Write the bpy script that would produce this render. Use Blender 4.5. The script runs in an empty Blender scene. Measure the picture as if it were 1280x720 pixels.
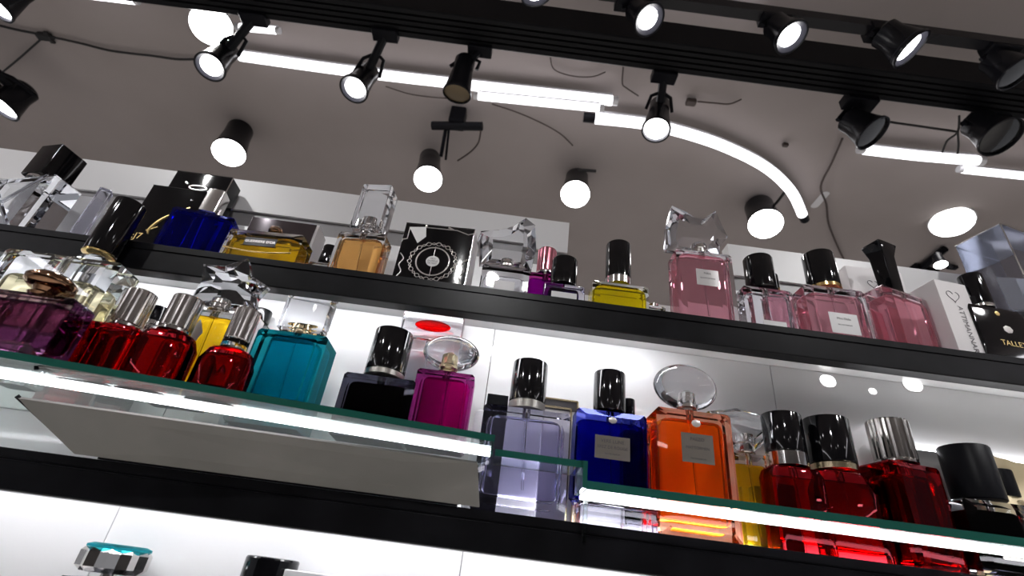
import bpy, bmesh, math, random
from mathutils import Vector, Matrix
random.seed(7)
sc = bpy.context.scene
C = sc.collection
PI = math.pi

# ------------------------------------------------------------------ camera, world, exposure
EYE = 1.35                       # camera height above the shop floor
TH, RO, FPX = math.radians(30.65), math.radians(7.5), 640.0
up0 = Vector((0, -math.sin(TH), math.cos(TH)))
FW = Vector((0, math.cos(TH), math.sin(TH)))
RT = math.cos(RO) * Vector((1, 0, 0)) + math.sin(RO) * up0
UP = -math.sin(RO) * Vector((1, 0, 0)) + math.cos(RO) * up0
cam = bpy.data.cameras.new('camera')
cam.sensor_width = 36.0
cam.lens = 36.0 * FPX / 1280.0
cam.clip_start = 0.01
camo = bpy.data.objects.new('camera', cam)
C.objects.link(camo)
camo.matrix_world = Matrix(((RT.x, UP.x, -FW.x, 0), (RT.y, UP.y, -FW.y, 0), (RT.z, UP.z, -FW.z, EYE), (0, 0, 0, 1)))
sc.camera = camo
cam.dof.use_dof = True
cam.dof.focus_distance = 0.52
cam.dof.aperture_fstop = 9.0

W = bpy.data.worlds.new('world')
sc.world = W
W.use_nodes = True
W.node_tree.nodes['Background'].inputs[0].default_value = (0.92, 0.93, 1.0, 1)
WORLD = 0.22
W.node_tree.nodes['Background'].inputs[1].default_value = WORLD

sc.view_settings.view_transform = 'Standard'
sc.view_settings.look = 'None'
sc.view_settings.gamma = 1
sc.view_settings.use_curve_mapping = False
sc.view_settings.exposure = 0.28
cy = sc.cycles
cy.max_bounces = 18
cy.transmission_bounces = 16
cy.glossy_bounces = 8
cy.diffuse_bounces = 4
cy.transparent_max_bounces = 12
cy.sample_clamp_indirect = 6.0
cy.caustics_reflective = True
cy.caustics_refractive = True
cy.blur_glossy = 0.5
DOWN_W = 155.0
LOW_E = 16.0
LENS_E, TUBE_E, STRIP_E, SHELF_E, SPOT_W = 14.0, 2.2, 7.0, 22.0, 6.0

# ------------------------------------------------------------------ sight-line helpers: pixel of the photo -> point in the room
def ray(px, py):
    return FW + (px - 640) / FPX * RT + (360 - py) / FPX * UP
def atY(px, py, Y):
    d = ray(px, py)
    v = d * (Y / d.y)
    return Vector((v.x, v.y, v.z + EYE))
def atZ(px, py, Z):                       # Z measured above the eye
    d = ray(px, py)
    v = d * (Z / d.z)
    return Vector((v.x, v.y, v.z + EYE))

# ------------------------------------------------------------------ materials
M = {}
def mat(name, col=(.8, .8, .8), rough=.5, metal=0, emis=None, es=0, trans=0, ior=1.45, coat=0, spec=None):
    m = bpy.data.materials.new(name)
    m.use_nodes = True
    b = m.node_tree.nodes['Principled BSDF']
    b.inputs['Base Color'].default_value = (*col, 1)
    b.inputs['Roughness'].default_value = rough
    b.inputs['Metallic'].default_value = metal
    b.inputs['Transmission Weight'].default_value = trans
    b.inputs['IOR'].default_value = ior
    b.inputs['Coat Weight'].default_value = coat
    b.inputs['Coat Roughness'].default_value = .07
    if spec is not None:
        b.inputs['Specular IOR Level'].default_value = spec
    if emis:
        b.inputs['Emission Color'].default_value = (*emis, 1)
        b.inputs['Emission Strength'].default_value = es
    M[name] = m
    return m
def glassmat(name, col, ior=1.45, rough=0.0):
    m = bpy.data.materials.new(name)
    m.use_nodes = True
    nt = m.node_tree
    nt.nodes.clear()
    o = nt.nodes.new('ShaderNodeOutputMaterial')
    g = nt.nodes.new('ShaderNodeBsdfGlass')
    g.inputs['Color'].default_value = (*col, 1)
    g.inputs['IOR'].default_value = ior
    g.inputs['Roughness'].default_value = rough
    nt.links.new(g.outputs[0], o.inputs[0])
    M[name] = m
    return m
def noise_mix(m, c1, c2, scale, bump=0, detail=4, lo=.35, hi=.65, rough=None):
    nt = m.node_tree
    b = nt.nodes['Principled BSDF']
    tc = nt.nodes.new('ShaderNodeTexCoord')
    n = nt.nodes.new('ShaderNodeTexNoise')
    n.inputs['Scale'].default_value = scale
    n.inputs['Detail'].default_value = detail
    r = nt.nodes.new('ShaderNodeValToRGB')
    r.color_ramp.elements[0].position = lo
    r.color_ramp.elements[1].position = hi
    r.color_ramp.elements[0].color = (*c1, 1)
    r.color_ramp.elements[1].color = (*c2, 1)
    nt.links.new(tc.outputs['Object'], n.inputs['Vector'])
    nt.links.new(n.outputs['Fac'], r.inputs['Fac'])
    nt.links.new(r.outputs['Color'], b.inputs['Base Color'])
    if bump:
        bp = nt.nodes.new('ShaderNodeBump')
        bp.inputs['Strength'].default_value = bump
        bp.inputs['Distance'].default_value = .002
        nt.links.new(n.outputs['Fac'], bp.inputs['Height'])
        nt.links.new(bp.outputs['Normal'], b.inputs['Normal'])

noise_mix(mat('ceiling_paint', rough=.9), (.27, .235, .225), (.33, .29, .28), 1.3, .05)
noise_mix(mat('floor_tile', rough=.4), (.50, .47, .45), (.58, .55, .52), 3)
mat('beam_black', (.006, .006, .007), .4, spec=.12)
mat('far_wall', (.10, .095, .095), .8)
noise_mix(mat('gloss_panel', rough=.30, coat=1), (.82, .82, .83), (.86, .86, .87), 2)
mat('panel_rim', (.62, .61, .62), .35)
mat('grey_channel', (.23, .22, .225), .35)
noise_mix(mat('black_profile', rough=.30, spec=.16), (.005, .005, .006), (.009, .009, .011), 30)
mat('bright_edge', (.5, .5, .55), .2, 1)
mat('board_grey', (.20, .195, .18), .7)
noise_mix(mat('grey_card', rough=.65), (.19, .185, .17), (.24, .23, .215), 9, .1)
mat('ledge_grey', (.22, .215, .215), .3)
mat('cream_foil', (.75, .62, .40), .35, .2)
mat('black_gloss', (.003, .003, .004), .06, spec=.5)
mat('black_satin', (.005, .005, .007), .38, spec=.1)
mat('black_metal', (.007, .007, .009), .25, 0, spec=.25)
mat('silver', (.78, .76, .74), .12, 1)
mat('brushed_silver', (.62, .60, .56), .28, 1)
mat('ribbed_chrome', (.50, .48, .46), .16, 1)
mat('gold', (.85, .60, .25), .16, 1)
mat('pale_gold', (.80, .68, .45), .2, 1)
mat('bronze', (.30, .17, .10), .12, 1)
mat('dark_chrome', (.22, .20, .22), .08, 1)
mat('rose_metal', (.80, .30, .38), .15, 1)
mat('white_card', (.78, .75, .76), .5)
mat('frost_card', (.75, .75, .78), .4)
mat('ink_grey', (.16, .15, .16), .6)
mat('ink_dark', (.05, .045, .05), .5)
mat('gold_ink', (.75, .55, .22), .3, .6)
mat('silver_ink', (.72, .68, .66), .3, .6)
mat('label_taupe', (.13, .11, .095), .6)
mat('label_white', (.78, .77, .78), .45)
mat('label_silver', (.45, .43, .43), .4, .3)
mat('label_black', (.01, .01, .012), .4)
mat('lamp_glass_off', (.012, .012, .012), .08, coat=1)
mat('lamp_brown', (.16, .12, .07), .3, .5)
mat('cable', (.012, .011, .011), .6)
mat('cable_brown', (.05, .035, .03), .6)
mat('tube_white', (.7, .7, .72), .4)
mat('reflector', (.030, .030, .040), .5, 0, spec=.2)
mat('lens_on', (1, 1, 1), .5, emis=(1, .98, .97), es=LENS_E)
mat('lens_far', (1, 1, 1), .5, emis=(1, .98, .98), es=LENS_E)
mat('lens_mirrored', (1, 1, 1), .5, emis=(1, .98, .98), es=16.0)
mat('lamp_reflection', (1, 1, 1), .5, emis=(1, .99, .98), es=1.6)  # glow standing in for lamps reflected in the panel
mat('tube_light', (1, 1, 1), .5, emis=(.97, .95, 1.0), es=TUBE_E)
mat('streak_tube', (1, 1, 1), .5, emis=(.97, .95, 1.0), es=9.0)
mat('strip_light', (1, 1, 1), .5, emis=(.96, .94, 1.0), es=STRIP_E)
mat('ledge_fill', (1, 1, 1), .5, emis=(.97, .97, 1.0), es=9.0)
mat('shelf_light_dim', (1, 1, 1), .5, emis=(.97, .97, 1.0), es=SHELF_E * .68)
mat('rear_fill', (1, 1, 1), .5, emis=(.97, .97, 1.0), es=LOW_E)
mat('shelf_light', (1, 1, 1), .5, emis=(.97, .97, 1.0), es=SHELF_E)
glassmat('clear_glass', (.97, .975, .99), 1.48)
glassmat('plate_glass', (.93, .975, .96), 1.5)
mat('plate_edge', (.02, .13, .10), .12, trans=.35, ior=1.4, coat=.5)
glassmat('lilac_glass', (.94, .94, 1.0), 1.48)
glassmat('smoke_glass', (.72, .74, .80), 1.2, .12)
for nm, c in dict(red=(.80, .006, .012), darkred=(.58, .004, .012), orange=(1.0, .44, .05), amber=(1.0, .78, .10), peach=(1.0, .72, .38),
                  yellow=(.97, .86, .03), teal=(.08, .84, 1.0), cobalt=(.02, .09, 1.0), navy=(.008, .022, .55), magenta=(.85, .03, .58),
                  pink=(.99, .66, .73), lilac=(.88, .87, 1.0), purple=(.50, .26, .42), violet=(.62, .03, .80), black=(.02, .02, .03),
                  pale=(.98, .94, .76), water=(.95, .95, .97), inkviolet=(.16, .10, .34)).items():
    m = glassmat('liq_' + nm, c, 0.93)
    k = dict(pink=.16, yellow=.10, peach=.12, orange=.10, teal=.12, lilac=.05, magenta=.07, amber=.10, cobalt=.04, navy=.03, violet=.08, pale=.06).get(nm, 0)
    if k:                                   # diffuse share mixed in to brighten the clear dyed perfume
        nt = m.node_tree
        mx, df = nt.nodes.new('ShaderNodeMixShader'), nt.nodes.new('ShaderNodeBsdfDiffuse')
        df.inputs['Color'].default_value = (*c, 1)
        mx.inputs[0].default_value = k
        g = nt.nodes['Glass BSDF']
        nt.links.new(g.outputs[0], mx.inputs[1]); nt.links.new(df.outputs[0], mx.inputs[2])
        nt.links.new(mx.outputs[0], nt.nodes['Material Output'].inputs[0])
glassmat('teal_glass', (.12, .55, .60), 1.48)
glassmat('red_glass', (.80, .16, .20), 1.48)
glassmat('purple_glass', (.78, .66, .78), 1.48)
glassmat('navy_glass', (.28, .32, .85), 1.48)
glassmat('magenta_glass', (.75, .25, .60), 1.48)
glassmat('orange_glass', (.98, .72, .60), 1.48)
glassmat('pink_glass', (.985, .93, .95), 1.48)
glassmat('black_glass', (.30, .30, .36), 1.46)

# ------------------------------------------------------------------ mesh helpers
def obj(name, bm, m, parent=None, loc=None, sharp=35, rot=None):
    me = bpy.data.meshes.new(name)
    bmesh.ops.recalc_face_normals(bm, faces=bm.faces)
    bm.to_mesh(me)
    bm.free()
    for p in me.polygons:
        p.use_smooth = True
    me.set_sharp_from_angle(angle=math.radians(sharp))
    if m:
        me.materials.append(M[m])
    o = bpy.data.objects.new(name, me)
    C.objects.link(o)
    if parent:
        o.parent = parent
    if loc is not None:
        o.location = loc
    if rot:
        o.rotation_euler = rot
    return o
def tag(o, label=None, cat=None, group=None, kind=None):
    if label: o['label'] = label
    if cat: o['category'] = cat
    if group: o['group'] = group
    if kind: o['kind'] = kind
    return o
def thing(name, label, cat, loc=(0, 0, 0), rotz=0, group=None, rot=None):
    o = bpy.data.objects.new(name, None)
    o.empty_display_size = .02
    C.objects.link(o)
    o.location = loc
    o.rotation_euler = rot or (0, 0, rotz)
    return tag(o, label, cat, group)
def BM(): return bmesh.new()
def ring(bm, z, w, d, r, n=5, ox=0, oy=0):
    r = max(1e-5, min(r, w / 2 - 1e-6, d / 2 - 1e-6))
    vs = []
    for k, (sx, sy) in enumerate(((1, 1), (-1, 1), (-1, -1), (1, -1))):
        cx, cyy = sx * (w / 2 - r), sy * (d / 2 - r)
        for i in range(n + 1):
            a = k * PI / 2 + i / n * PI / 2
            vs.append(bm.verts.new((ox + cx + r * math.cos(a), oy + cyy + r * math.sin(a), z)))
    return vs
def bridge(bm, a, b):
    n = len(a)
    for i in range(n):
        bm.faces.new((a[i], a[(i + 1) % n], b[(i + 1) % n], b[i]))
def loft(bm, secs, n=5):
    rings = [ring(bm, *s[:4], n, *(s[4:] or ())) for s in secs]
    for a, b in zip(rings, rings[1:]):
        bridge(bm, a, b)
    bm.faces.new(rings[0][::-1])
    bm.faces.new(rings[-1])
    return bm
def block(bm, w, d, h, b=.001, r=.002, z=0, ox=0, oy=0, taper=1.0, n=3):
    return loft(bm, [(z, w - 2 * b, d - 2 * b, r, ox, oy), (z + b, w, d, r, ox, oy), (z + h - b, w * taper, d * taper, r, ox, oy),
                     (z + h, w * taper - 2 * b, d * taper - 2 * b, r, ox, oy)], n)
def boxmm(bm, x0, x1, y0, y1, z0, z1):
    v = [bm.verts.new((x, y, z)) for z in (z0, z1) for x, y in ((x0, y0), (x1, y0), (x1, y1), (x0, y1))]
    for f in ((0, 3, 2, 1), (4, 5, 6, 7), (0, 1, 5, 4), (1, 2, 6, 5), (2, 3, 7, 6), (3, 0, 4, 7)):
        bm.faces.new([v[i] for i in f])
    return bm
def facet_box(bm, w, d, h, inset, cut, c):
    """slab standing on z=0 whose front and back faces rise to a smaller table through slanted facets; corners cut by c"""
    def rg(y, i, cc):
        x, z0, z1 = w / 2 - i, i * .9, h - i * .8
        return [bm.verts.new((px, y, pz)) for px, pz in ((-x + cc, z0), (x - cc, z0), (x, z0 + cc), (x, z1 - cc), (x - cc, z1), (-x + cc, z1), (-x, z1 - cc), (-x, z0 + cc))]
    rs = [rg(-d / 2, inset, c * .6), rg(-d / 2 + cut, 0, c), rg(d / 2 - cut, 0, c), rg(d / 2, inset, c * .6)]
    for a, b in zip(rs, rs[1:]):
        bridge(bm, a, b)
    bm.faces.new(rs[0][::-1])
    bm.faces.new(rs[-1])
    return bm
def lathe(bm, prof, n=40, ribs=0, amp=0.0):
    rings = []
    for r, z in prof:
        rr = []
        for i in range(n):
            a = 2 * PI * i / n
            q = r * (1 + (amp if ribs and i % 2 else 0))
            rr.append(bm.verts.new((q * math.cos(a), q * math.sin(a), z)))
        rings.append(rr)
    for a, b in zip(rings, rings[1:]):
        bridge(bm, a, b)
    bm.faces.new(rings[0][::-1])
    bm.faces.new(rings[-1])
    return bm
def prism(bm, outline, d, b=.001, y=0):
    """outline of (x, z) pushed d deep along y with a chamfer b"""
    cx = sum(p[0] for p in outline) / len(outline)
    cz = sum(p[1] for p in outline) / len(outline)
    def rg(yy, s):
        out = []
        for x, z in outline:
            dx, dz = x - cx, z - cz
            L = math.hypot(dx, dz) or 1
            k = (L - s) / L
            out.append(bm.verts.new((cx + dx * k, yy, cz + dz * k)))
        return out
    rs = [rg(y - d / 2, b), rg(y - d / 2 + b, 0), rg(y + d / 2 - b, 0), rg(y + d / 2, b)]
    for a, c in zip(rs, rs[1:]):
        bridge(bm, a, c)
    bm.faces.new(rs[0][::-1])
    bm.faces.new(rs[-1])
    return bm
def gem(bm, outline, d, pull=.5, inner=.55, ctr=None):
    """faceted crystal: outline ring in the middle, raised inner ring and flat table front and back"""
    cx = ctr[0] if ctr else sum(p[0] for p in outline) / len(outline)
    cz = ctr[1] if ctr else sum(p[1] for p in outline) / len(outline)
    mid1 = [bm.verts.new((x, -d * .12, z)) for x, z in outline]
    mid2 = [bm.verts.new((x, d * .12, z)) for x, z in outline]
    bridge(bm, mid1, mid2)
    for s, mid in ((-1, mid1), (1, mid2)):
        inn = [bm.verts.new((cx + (x - cx) * inner, s * d * pull, cz + (z - cz) * inner)) for x, z in outline]
        n = len(mid)
        for i in range(n):
            j = (i + 1) % n
            bm.faces.new((mid[i], mid[j], inn[j]))
            bm.faces.new((mid[i], inn[j], inn[i]))
        bm.faces.new(inn)
    return bm
def ellipsoid(bm, rx, ry, rz, z=0, n=36, m=16):
    rings = []
    for j in range(1, m):
        t = PI * j / m
        rings.append([bm.verts.new((rx * math.sin(t) * math.cos(2 * PI * i / n), ry * math.sin(t) * math.sin(2 * PI * i / n), z - rz * math.cos(t))) for i in range(n)])
    for a, b in zip(rings, rings[1:]):
        bridge(bm, a, b)
    v0, v1 = bm.verts.new((0, 0, z - rz)), bm.verts.new((0, 0, z + rz))
    for i in range(n):
        bm.faces.new((v0, rings[0][(i + 1) % n], rings[0][i]))
        bm.faces.new((v1, rings[-1][i], rings[-1][(i + 1) % n]))
    return bm
def tube(bm, pts, r, n=8, closed=False):
    pts = [Vector(p) for p in pts]
    rings = []
    N = len(pts)
    prev = None
    for i, p in enumerate(pts):
        if closed:
            t = pts[(i + 1) % N] - pts[i - 1]
        else:
            t = pts[min(i + 1, N - 1)] - pts[max(i - 1, 0)]
        t.normalize()
        a = prev if prev is not None else (Vector((0, 0, 1)) if abs(t.z) < .9 else Vector((1, 0, 0)))
        u = a - t * a.dot(t)
        u.normalize()
        prev = u
        w = t.cross(u)
        rr = r[i] if isinstance(r, (list, tuple)) else r
        rings.append([bm.verts.new(p + rr * (math.cos(2 * PI * k / n) * u + math.sin(2 * PI * k / n) * w)) for k in range(n)])
    for a, b in zip(rings, rings[1:]):
        bridge(bm, a, b)
    if closed:
        bridge(bm, rings[-1], rings[0])
    else:
        bm.faces.new(rings[0][::-1])
        bm.faces.new(rings[-1])
    return bm
def smoothpath(pts, k=6):
    pts = [Vector(p) for p in pts]
    if len(pts) < 3:
        return pts
    out = []
    P = [pts[0]] + pts + [pts[-1]]
    for i in range(1, len(P) - 2):
        for j in range(k):
            t = j / k
            a, b, c, d = P[i - 1], P[i], P[i + 1], P[i + 2]
            out.append(.5 * ((2 * b) + (c - a) * t + (2 * a - 5 * b + 4 * c - d) * t * t + (-a + 3 * b - 3 * c + d) * t ** 3))
    out.append(pts[-1])
    return out
def text(s, width, m, parent, loc, rot=(PI / 2, 0, 0), name='lettering', height=None, sx=1):
    cu = bpy.data.curves.new(name, 'FONT')
    cu.body = s
    cu.align_x = 'CENTER'
    cu.align_y = 'CENTER'
    cu.size = height or (width / max(1, len(s)) * 1.6)
    cu.extrude = .00005
    cu.materials.append(M[m])
    tmp = bpy.data.objects.new('lettering_source', cu)
    me = bpy.data.meshes.new_from_object(tmp)
    bpy.data.objects.remove(tmp)
    bpy.data.curves.remove(cu)
    if not me.materials:
        me.materials.append(M[m])
    o = bpy.data.objects.new(name, me)
    C.objects.link(o)
    o.parent = parent
    o.location = loc
    o.rotation_euler = rot
    o.scale = (sx, 1, 1)
    return o

# ------------------------------------------------------------------ the setting
ZT, ZL, ZG, ZB = EYE + .2515, EYE + .053, EYE + .100, EYE - .13     # tops of: upper shelf, lower shelf, glass ledge, bottom shelf
YF, YW, YM = .43, .55, .502                                                   # front of the shelves, face of the back panels
def struct(name, bm, m, sharp=35):
    o = obj(name, bm, m, sharp=sharp)
    o['kind'] = 'structure'
    return o
struct('ceiling', boxmm(BM(), -5, 5, -4, 6, EYE + 1.35, EYE + 1.43), 'ceiling_paint')
struct('floor', boxmm(BM(), -5, 5, -4, 6, -.06, 0), 'floor_tile')
struct('wall_front', boxmm(BM(), -5, 5, -4.1, -4, 0, EYE + 1.35), 'far_wall')
# glossy white back panels with fine seams
for k in range(-3, 4):
    x0 = -.313 + .3007 * k
    struct('wall_back', boxmm(BM(), x0 + .0004, x0 + .3003, YM, YM + .018, 0, ZT - .0085), 'gloss_panel')
for x0, x1 in ((-1.3315, -.55), (-.5498, .066), (.0662, .283), (.2832, 1.30)):
    struct('trim_6', boxmm(BM(), x0, x1, YW, YW + .018, ZT - .02, EYE + .330), 'gloss_panel')
for x0, x1 in ((-1.3315, .066), (.283, 1.30)):
    struct('trim_1', boxmm(BM(), x0, x1, YW, YW + .018, EYE + .3302, EYE + .366), 'gloss_panel')
    struct('trim_2', boxmm(BM(), x0, x1, YW + .004, YW + .018, EYE + .366, EYE + .390), 'grey_channel')
    struct('trim_3', boxmm(BM(), x0, x1, YW, YW + .018, EYE + .390, EYE + .440), 'panel_rim')
# grey ledge low on the back panels
bm = BM(); boxmm(bm, .244, .279, .488, YM - .0003, ZL, EYE + .110)
struct('trim_4', bm, 'ledge_grey')
bm = BM(); boxmm(bm, .384, 1.2, .490, YM - .0003, ZL, EYE + .167)
struct('trim_5', bm, 'ledge_grey')

# shelves
SX = 1.25
def shelf(z, label):
    t = thing('display_shelf', label, 'shelf', (0, 0, z), 0)
    bm = BM()
    # front profile with a stepped lip, cross-section pushed along x
    prof = [(YF, 0), (YF, -.0065), (YF + .0012, -.0070), (YF + .0012, -.0080), (YF, -.0085), (YF, -.0285), (YF + .001, -.0295), (YF + .014, -.0295), (YF + .014, 0)]
    a = [bm.verts.new((-SX, y, zz)) for y, zz in prof]
    b = [bm.verts.new((SX, y, zz)) for y, zz in prof]
    bridge(bm, a, b)
    bm.faces.new(a); bm.faces.new(b[::-1])
    obj('front_profile', bm, 'black_profile', t, sharp=20)
    obj('board', boxmm(BM(), -SX, SX, YF + .014, YW if z == ZT else YM, -.008, 0), 'gloss_panel', t)
    obj('light_strip', boxmm(BM(), -SX, .17 if z == ZT else SX, YF + .0165, YF + .0245, -.0115, -.0082), 'shelf_light' if z == ZT else 'shelf_light_dim', t)
    if z == ZL:
        for a, b, y in ((-.02, .239, .4965), (.283, .378, .4965), (.386, .60, .4855)):
            obj('added_rear_strip', boxmm(BM(), a, b, y, y + .004, .0001, .0035), 'rear_fill', t)  # hidden strips added to brighten the wall and backlight the bottles
    return t
shelf(ZT, 'upper long black-fronted shelf carrying the top row of perfumes')
shelf(ZL, 'lower long black-fronted shelf below the glass ledges')
shelf(ZB, 'bottom black-fronted shelf under the two lowest visible caps')

for px_, py_, r_, lb in ((1035, 476, .0085, 'glowing oval imitating a lamp reflection above the crimson bottle'), (1141, 480, .0105, 'larger glowing oval imitating a lamp reflection above the silver-capped ruby bottle'),
                     (1091, 489, .0042, 'smallest glowing spot imitating a lamp reflection between the two ovals')):
    p_ = atY(px_, py_, YM - .0012)  # glowing ovals modelled in place of lamp reflections on the panel
    t = thing('reflection_oval', lb, 'modelled reflection', p_)
    o_ = obj('lens', loft(BM(), [(-.0010, 2 * r_, 1.55 * r_, .77 * r_), (.0002, 2 * r_, 1.55 * r_, .77 * r_)], 8), 'lamp_reflection', t)
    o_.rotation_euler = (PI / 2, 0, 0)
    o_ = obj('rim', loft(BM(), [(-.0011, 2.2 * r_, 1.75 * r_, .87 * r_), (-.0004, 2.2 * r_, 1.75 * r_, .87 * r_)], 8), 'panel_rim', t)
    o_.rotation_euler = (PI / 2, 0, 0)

tag(obj('light_strip', boxmm(BM(), .386, 1.2, .4965, .5005, EYE + .1672, EYE + .1705), 'ledge_fill'), 'added hidden light strip on the grey ledge, brightening the wall behind it', 'light strip')  # added out of sight to brighten the wall above the ledge

# ------------------------------------------------------------------ glass ledges with light strips
def quadprism(bm, pts, z0, z1):
    v = [bm.verts.new((x, y, z)) for z in (z0, z1) for x, y in pts]
    for f in ((0, 3, 2, 1), (4, 5, 6, 7), (0, 1, 5, 4), (1, 2, 6, 5), (2, 3, 7, 6), (3, 0, 4, 7)):
        bm.faces.new([v[i] for i in f])
    return bm
def ledge(near, far, z, label, strip=None, thick=.005, end=True):
    t = thing('glass_ledge', label, 'glass shelf')
    (x0, y0), (x1, y1) = near
    (u0, v0), (u1, v1) = far
    obj('plate', quadprism(BM(), [(x0, y0 + .002), (x1, y1 + .002), (u1, v1), (u0, v0)], z - thick, z), 'plate_glass', t)
    obj('polished_edge', quadprism(BM(), [(x0, y0), (x1, y1), (x1, y1 + .0019), (x0, y0 + .0019)], z - thick, z), 'plate_edge', t)
    if end:
        obj('polished_edge', quadprism(BM(), [(x1 + .0001, y1), (x1 + .002, y1), (u1 + .002, v1), (u1 + .0001, v1)], z - thick, z), 'plate_edge', t)
    if strip:
        (a0, b0), (a1, b1) = strip
        obj('light_strip', quadprism(BM(), [(a0, b0), (a1, b1), (a1, b1 + .0045), (a0, b0 + .0045)], z - thick - .0028, z - thick - .0002), 'strip_light', t)
    return t
ledge([(-.95, .24), (.0, .3855)], [(-.95, YM - .001), (.0, YM - .001)], ZG, 'long raised glass ledge carrying the purple to magenta bottles', strip=[(-.95, .30), (.0, .420)])
ledge([(.0035, .392), (.0695, .394)], [(.0035, .426), (.0695, .426)], EYE + .0915, 'short glass ledge in front of the lavender bottle')
lr = ledge([(.0735, .392), (1.1, .392)], [(.0735, .427), (1.1, .427)], EYE + .0774, 'long low glass ledge in front of the orange and red bottles', strip=[(.0735, .418), (1.1, .418)], end=False, thick=.006)
obj('end_upright', boxmm(BM(), .0700, .0734, .392, .427, EYE + .0720, EYE + .0915), 'plate_edge', lr)
for x in (.078, .60, 1.05):
    obj('bracket', boxmm(BM(), x, x + .003, .4272, .4298, EYE + .0400, EYE + .0778), 'plate_glass', lr)

# grey riser board leaning under the raised glass
bt = thing('riser_board', 'matte grey slanted board under the raised glass ledge', 'board')
bm = BM()
P4 = [Vector((-.352, .392, EYE + .0840)), Vector((-.0088, .4080, EYE + .0840)), Vector((-.003, .4285, EYE + .0560)), Vector((-.318, .4285, EYE + .0560))]
nrm = (P4[1] - P4[0]).cross(P4[3] - P4[0]).normalized() * .0022
v = [bm.verts.new(p) for p in P4] + [bm.verts.new(p - nrm) for p in P4]
for f in ((0, 1, 2, 3), (7, 6, 5, 4), (0, 4, 5, 1), (1, 5, 6, 2), (2, 6, 7, 3), (3, 7, 4, 0)):
    bm.faces.new([v[i] for i in f])
obj('panel', bm, 'grey_card', bt)
obj('edge_band', tube(BM(), [P4[0] + Vector((-.001, -.0015, 0)), (P4[0] + P4[3]) / 2 + Vector((0, -.001, 0)), P4[3] + Vector((0, -.0012, 0))], .0016, 6), 'black_satin', bt)
obj('foot', boxmm(BM(), -.30, -.02, .4275, .4298, EYE + .0530, EYE + .0570), 'black_satin', bt)

# ------------------------------------------------------------------ perfume bottles
def cap_part(t, kind, r, h, z, m, ring=None, ringh=0, ribs=False):
    """cap of radius r standing at height z; kind cyl / square; ring = metal band under it"""
    if ring and ringh:
        obj('collar', lathe(BM(), [(r * .93, z), (r * 1.0, z + .0006), (r * 1.0, z + ringh - .0005), (r * .95, z + ringh)], 44), ring, t)
        z += ringh
        h -= ringh
    if kind == 'cyl':
        pr = [(r * .94, z), (r, z + .0008), (r, z + h - .0016), (r * .965, z + h - .0004), (r * .88, z + h), (r * .85, z + h - .0006)]
        obj('cap', lathe(BM(), pr, 56, 1 if ribs else 0, -.035), m, t, sharp=30 if not ribs else 12)
    elif kind == 'square':
        obj('cap', block(BM(), 2 * r, 2 * r, h, .0012, .0015, z), m, t)
    elif kind == 'flare':
        obj('cap', loft(BM(), [(z, 1.35 * r, 1.35 * r, .001), (z + h * .75, 1.55 * r, 1.55 * r, .001), (z + h * .96, 2.3 * r, 2.0 * r, .001), (z + h, 2.1 * r, 1.8 * r, .001)], 3), m, t)

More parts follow.
